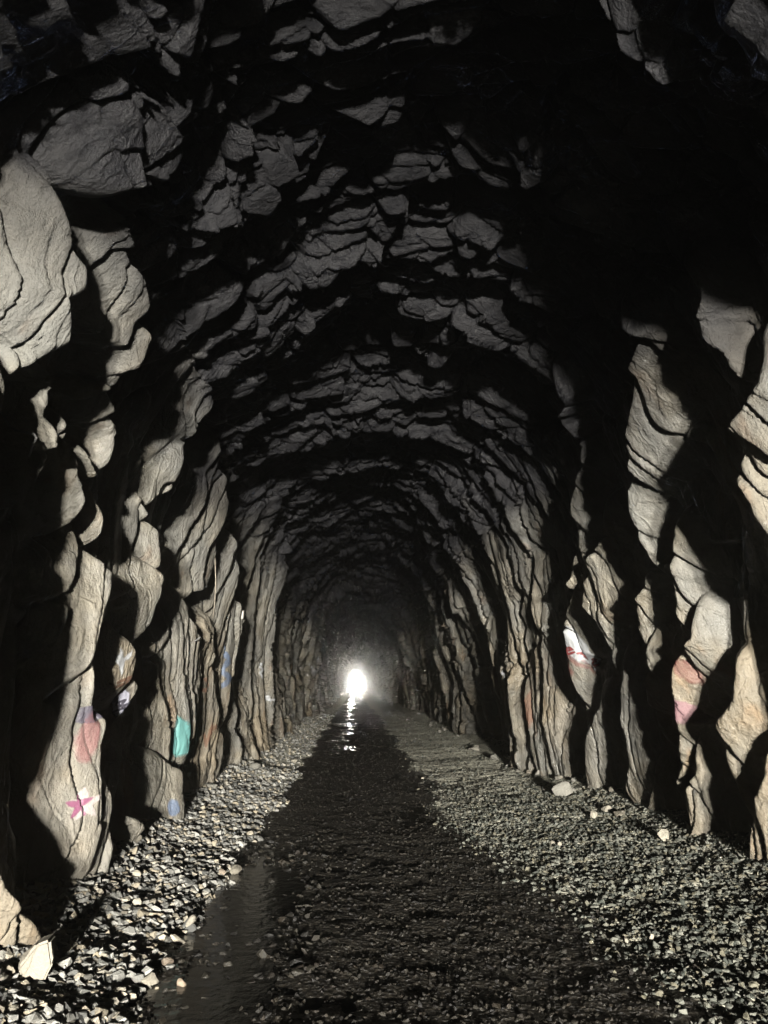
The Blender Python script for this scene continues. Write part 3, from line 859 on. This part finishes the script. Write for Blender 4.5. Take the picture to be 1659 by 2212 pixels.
STONES = [
 (66, 2106, 82, 92, 'largest cream stone with a notched top in the near left corner', M_PALE, 1.15),
 (28, 2196, 40, 26, 'flat white stone at the very bottom left corner', M_PALE, None),
 (20, 2174, 18, 14, 'small white stone just above the flat white corner stone', M_PALE, None),
 (258, 2150, 36, 24, 'bright white block of a touching pair on the near left gravel', M_PALE, None),
 (284, 2162, 20, 20, 'smaller rounded white stone touching the bright white block', M_PALE, None),
 (317, 2124, 42, 26, 'long grey stone above the bright white pair on the near gravel', M_STONE, None),
 (411, 1998, 30, 42, 'upright cream stone standing at the edge of the puddle', M_PALE, 1.2),
 (508, 1883, 30, 22, 'smooth pale grey stone in the water beside the left gravel', M_STONE, None),
 (481, 1889, 26, 18, 'darker stone lying left of the smooth pale grey one', M_BROWN, None),
 (293, 1897, 24, 22, 'angular pale stone on gravel beside the foot of the left wall gap', M_PALE, None),
 (212, 1938, 24, 26, 'pale pointed stone right below the foot of the star painted column', M_PALE, None),
 (293, 1958, 26, 22, 'pyramid shaped pale stone in the middle of the left gravel', M_PALE, None),
 (157, 1988, 24, 22, 'white stone at the edge of the shadow below the painted column', M_PALE, None),
 (484, 1839, 30, 20, 'flat grey slab stone on the gravel where it meets the wet track', M_STONE, 0.5),
 (347, 2068, 15, 22, 'small upright white stone near the puddle bank', M_PALE, 1.2),
 (357, 2027, 22, 20, 'pale stone tilted above the small upright white one', M_PALE, None),
 (392, 2130, 26, 20, 'brown stone half sunk in the puddle at the bottom', M_BROWN, None),
 (360, 2085, 30, 18, 'dull brown stone at the water line below the upright cream one', M_BROWN, None),
 (114, 2168, 18, 22, 'narrow pale stone right of the notched cream stone', M_PALE, None),
 (217, 2200, 18, 14, 'little white stone at the bottom edge left of centre gravel', M_PALE, None),
 (320, 2058, 26, 16, 'broad pinkish pale stone in the gravel by the puddle bank', M_PALE, None),
 (317, 2102, 16, 10, 'tiny bright stone just over the long grey one', M_PALE, None),
 (636, 1645, 20, 13, 'lone white stone at the left edge of the wet track far off', M_PALE, None),
 (1091, 1635, 24, 16, 'palest stone at the end of the row beside the right wall', M_PALE, None),
 (1070, 1638, 26, 17, 'grey stone touching the palest stone in the row by the right wall', M_STONE, None),
 (1030, 1620, 34, 12, 'long low stone at the far end of the row by the right wall', M_STONE, 0.45),
 (1219, 1709, 48, 34, 'big rounded boulder on the gravel by the dark recess on the right', M_STONE, 0.8),
 (1210, 1680, 18, 14, 'fist sized stone behind the big rounded boulder', M_STONE, None),
 (1314, 1751, 30, 17, 'flat pale stone under the branching ribs on the right', M_PALE, None),
 (1284, 1763, 17, 18, 'small squarish stone left of the flat pale one on the right', M_PALE, None),
 (1438, 1809, 30, 27, 'cream block at the foot of the right wall', M_PALE, 0.9),
 (1470, 1806, 15, 18, 'small grey stone right of the cream block by the right wall', M_STONE, None),
 (1562, 1864, 22, 16, 'pale stone against the darkest stretch of the right wall', M_PALE, None),
 (1603, 1870, 15, 18, 'small upright stone at the foot of the last lit rib on the right', M_PALE, None),
 (1144, 1669, 20, 10, 'flat pale stone lying on the right gravel further back', M_PALE, 0.5),
 (1195, 1822, 15, 9, 'white stone of a close pair out on the right gravel', M_PALE, None),
 (1210, 1825, 11, 9, 'smaller white stone of the close pair on the right gravel', M_PALE, None),
 (913, 1683, 10, 7, 'single bright pebble on the dark wet track', M_PALE, None),
 (1355, 2035, 14, 12, 'left one of two bright pebbles at the lower right', M_PALE, None),
 (1410, 2028, 15, 12, 'right one of two bright pebbles at the lower right', M_PALE, None),
]
for t in STONES:
    if t[1] + t[3] * 0.35 > 2211: t = (t[0], t[1] - 4, *t[2:])
    big = t[2] > 60
    loose(t[0], t[1], t[2] * (1.15 if big else 1.0), t[3], t[4], t[5], t[6], sink=0.02 if big else 0.16)

rr_ = random.Random(11)
rub = [stone_mesh('stone', rr_, M_STONE, rr_.uniform(0.6, 0.95), 13, 0.10, False, 2) for _ in range(6)]
def foot_x(y, side):
    k = int(np.argmin(np.abs(Y - y)))
    cz = (GRID[k, :, 2] > 0.12) & (GRID[k, :, 2] < 0.5)
    xs = GRID[k, cz, 0]
    xs = xs[xs < 0.7] if side < 0 else xs[xs > 0.7]
    return float(xs.max() if side < 0 else xs.min())
for side, nn_ in ((-1, 26), (1, 44)):
    for q in range(nn_):
        y = (4.2 if side < 0 else 6.2) * (26 / 5.0) ** rr_.random()
        sz = rr_.uniform(0.025, 0.075) * (1 + 0.02 * y) * (1.5 if rr_.random() < 0.15 else 1)
        x = foot_x(y, side) - side * (sz * 0.4 + abs(rr_.gauss(0, 0.14)))
        z = float(ground_h(np.array([x]), np.array([y]))[0])
        o = bpy.data.objects.new('stone', rr_.choice(rub)); COL.objects.link(o)
        o.scale = (sz, sz * rr_.uniform(0.8, 1.1), sz * rr_.uniform(0.7, 1.0)); o.location = (x, y, z + sz * 0.38)
        o.rotation_euler = (rr_.uniform(-0.4, 0.4), rr_.uniform(-0.4, 0.4), rr_.uniform(0, 6.28))
        tag(o, 'small grey rubble stone fallen at the foot of the %s wall' % ('left' if side < 0 else 'right'), 'stone',
            'rubble along the foot of the %s wall' % ('left' if side < 0 else 'right'))

# ------------------------------------------------------------------ iron left in the walls
def metal(name, col, rough, met):
    m, nt, b = new_mat(name)
    geo = nt.nodes.new('ShaderNodeNewGeometry')
    c = mix(nt, mrange(nt, noise(nt, geo.outputs['Position'], 25.0, 5, 0.6), 0.4, 0.7), col, tuple(x * 0.5 for x in col))
    nt.links.new(c, b.inputs['Base Color'])
    b.inputs['Roughness'].default_value = rough; b.inputs['Metallic'].default_value = met
    return m
M_STRAP = metal('weathered_strap', (0.08, 0.078, 0.074), 0.7, 0.0)
M_WIRE = metal('old_wire', (0.22, 0.19, 0.15), 0.6, 0.4)
M_CERAM = metal('pale_ceramic', (0.25, 0.24, 0.21), 0.5, 0.0)
def sweep(name, pts, wx_, wz_, mat, parent=None, n=8):
    """a bent bar: oval section carried along the points"""
    P = [Vector(p) for p in pts]
    vs, fs = [], []
    for i, p in enumerate(P):
        t = (P[min(i + 1, len(P) - 1)] - P[max(i - 1, 0)]).normalized()
        a = t.cross(Vector((0, 1, 0)))
        a = a.normalized() if a.length > 1e-4 else Vector((1, 0, 0))
        b = t.cross(a).normalized()
        for k in range(n):
            th = 2 * math.pi * k / n
            vs.append(p + a * math.cos(th) * wx_ + b * math.sin(th) * wz_)
    for i in range(len(P) - 1):
        for k in range(n):
            fs.append([i * n + k, i * n + (k + 1) % n, (i + 1) * n + (k + 1) % n, (i + 1) * n + k])
    for base in (0, (len(P) - 1) * n):
        fs.append([base, base + 1, base + 2, base + 3]); fs.append([base, base + 3, base + 4, base + 7]); fs.append([base + 4, base + 5, base + 6, base + 7])
    return mesh_obj(name, [tuple(v) for v in vs], fs, mat, parent, True)
rc = on_rock(12, 915)
ys_ = GRID[rc[0], rc[1]][1] - 0.15
st = sweep('metal_strap', [at_y(px, py, ys_) for px, py in ((4, 890), (14, 908), (22, 922), (36, 930), (56, 934), (74, 938), (78, 946), (70, 966), (63, 986))], 0.008, 0.004, M_STRAP)
tag(st, 'bent flat metal strap sticking out of the left wall', 'metal strap')
rc = on_rock(455, 1240); yw = GRID[rc[0], rc[1]][1] + 0.1
w_ = sweep('wire', [at_y(px, py, yw) for px, py in ((462, 1150), (464, 1200), (466, 1250), (464, 1300), (460, 1335))], 0.006, 0.006, M_WIRE)
tag(w_, 'thin wire hanging down between two left ribs', 'wire')
rc = on_rock(512, 1330); yi = GRID[rc[0], rc[1]][1] + 0.05
ins = sweep('insulator', [at_y(525, 1319, yi), at_y(524.6, 1322, yi), at_y(523.8, 1328, yi), at_y(523, 1334, yi), at_y(522.6, 1337, yi)], 0.022, 0.022, M_CERAM, None, 8)
tag(ins, 'small pale insulator on a peg beside the left wall', 'insulator')
sweep('peg', [at_y(509, 1330, yi), at_y(516, 1330, yi), at_y(524, 1330, yi)], 0.007, 0.007, M_WIRE, ins)
rc = on_rock(425, 1384); yp = GRID[rc[0], rc[1]][1] - 0.02
pin = sweep('steel_pin', [at_y(416, 1387, yp), at_y(424, 1383, yp - 0.02), at_y(433, 1376, yp - 0.04)], 0.008, 0.008, M_STRAP)
tag(pin, 'short steel pin slanting out of the cracked left wall', 'steel pin')
rc = on_rock(612, 1328); yq = GRID[rc[0], rc[1]][1]
pin = sweep('steel_pin', [at_y(614, 1328, yq), at_y(604, 1328, yq - 0.05), at_y(596, 1326, yq - 0.1)], 0.014, 0.014, M_STRAP)
tag(pin, 'steel peg standing out of the wall further along on the left', 'steel pin')

# small lamp on a post near the far mouth
lp = bpy.data.objects.new('marker_lamp', None); COL.objects.link(lp); lp.location = (2.02, 200.0, 0.0)
tag(lp, 'small white marker lamp right of the bright tunnel mouth', 'lamp')
M_GLOW, gnt, gb = new_mat('lit_lens')
gb.inputs['Emission Color'].default_value = (1, 0.97, 0.9, 1); gb.inputs['Emission Strength'].default_value = 0.5
sweep('post', [(0, 0, -0.05), (0, 0, 0.4), (0, 0, 0.72)], 0.03, 0.03, M_WIRE, lp)
sweep('housing', [(0, 0.10, 0.85), (0, 0.0, 0.85), (0, -0.04, 0.85)], 0.16, 0.16, M_WIRE, lp, 8)
sweep('lens', [(0, -0.05, 0.85), (0, -0.07, 0.85), (0, -0.09, 0.85)], 0.13, 0.13, M_GLOW, lp, 8)

p, s_, r_ = field(900, -1.15, -0.2, 3.3, 9, 0.015, 0.05, lambda x, y: x * 0 + 0.6, sink=0.38)
scatter('puddle_stones', p, s_, r_, M_WETS, 'dark wet stones poking out of the shallow puddle', 4)

# ------------------------------------------------------------------ haze
hz, hnt, hb_ = new_mat('dusty_air')
hnt.nodes.remove(hb_)
pv = hnt.nodes.new('ShaderNodeVolumePrincipled')
pv.inputs['Color'].default_value = (0.9, 0.9, 0.86, 1)
pv.inputs['Density'].default_value = 0.0042
pv.inputs['Anisotropy'].default_value = 0.94
hnt.links.new(pv.outputs[0], [n for n in hnt.nodes if n.type == 'OUTPUT_MATERIAL'][0].inputs['Volume'])
a, b2 = (-900, -38, -1.6), (900, 960, 62.0)
hv = [(x, y, z) for x in (a[0], b2[0]) for y in (a[1], b2[1]) for z in (a[2], b2[2])]
hf = [[0, 1, 3, 2], [4, 6, 7, 5], [0, 4, 5, 1], [2, 3, 7, 6], [0, 2, 6, 4], [1, 5, 7, 3]]
haze = mesh_obj('haze', hv, hf, hz, None, False)
tag(haze, 'thin dusty air filling the tunnel', kind='stuff')
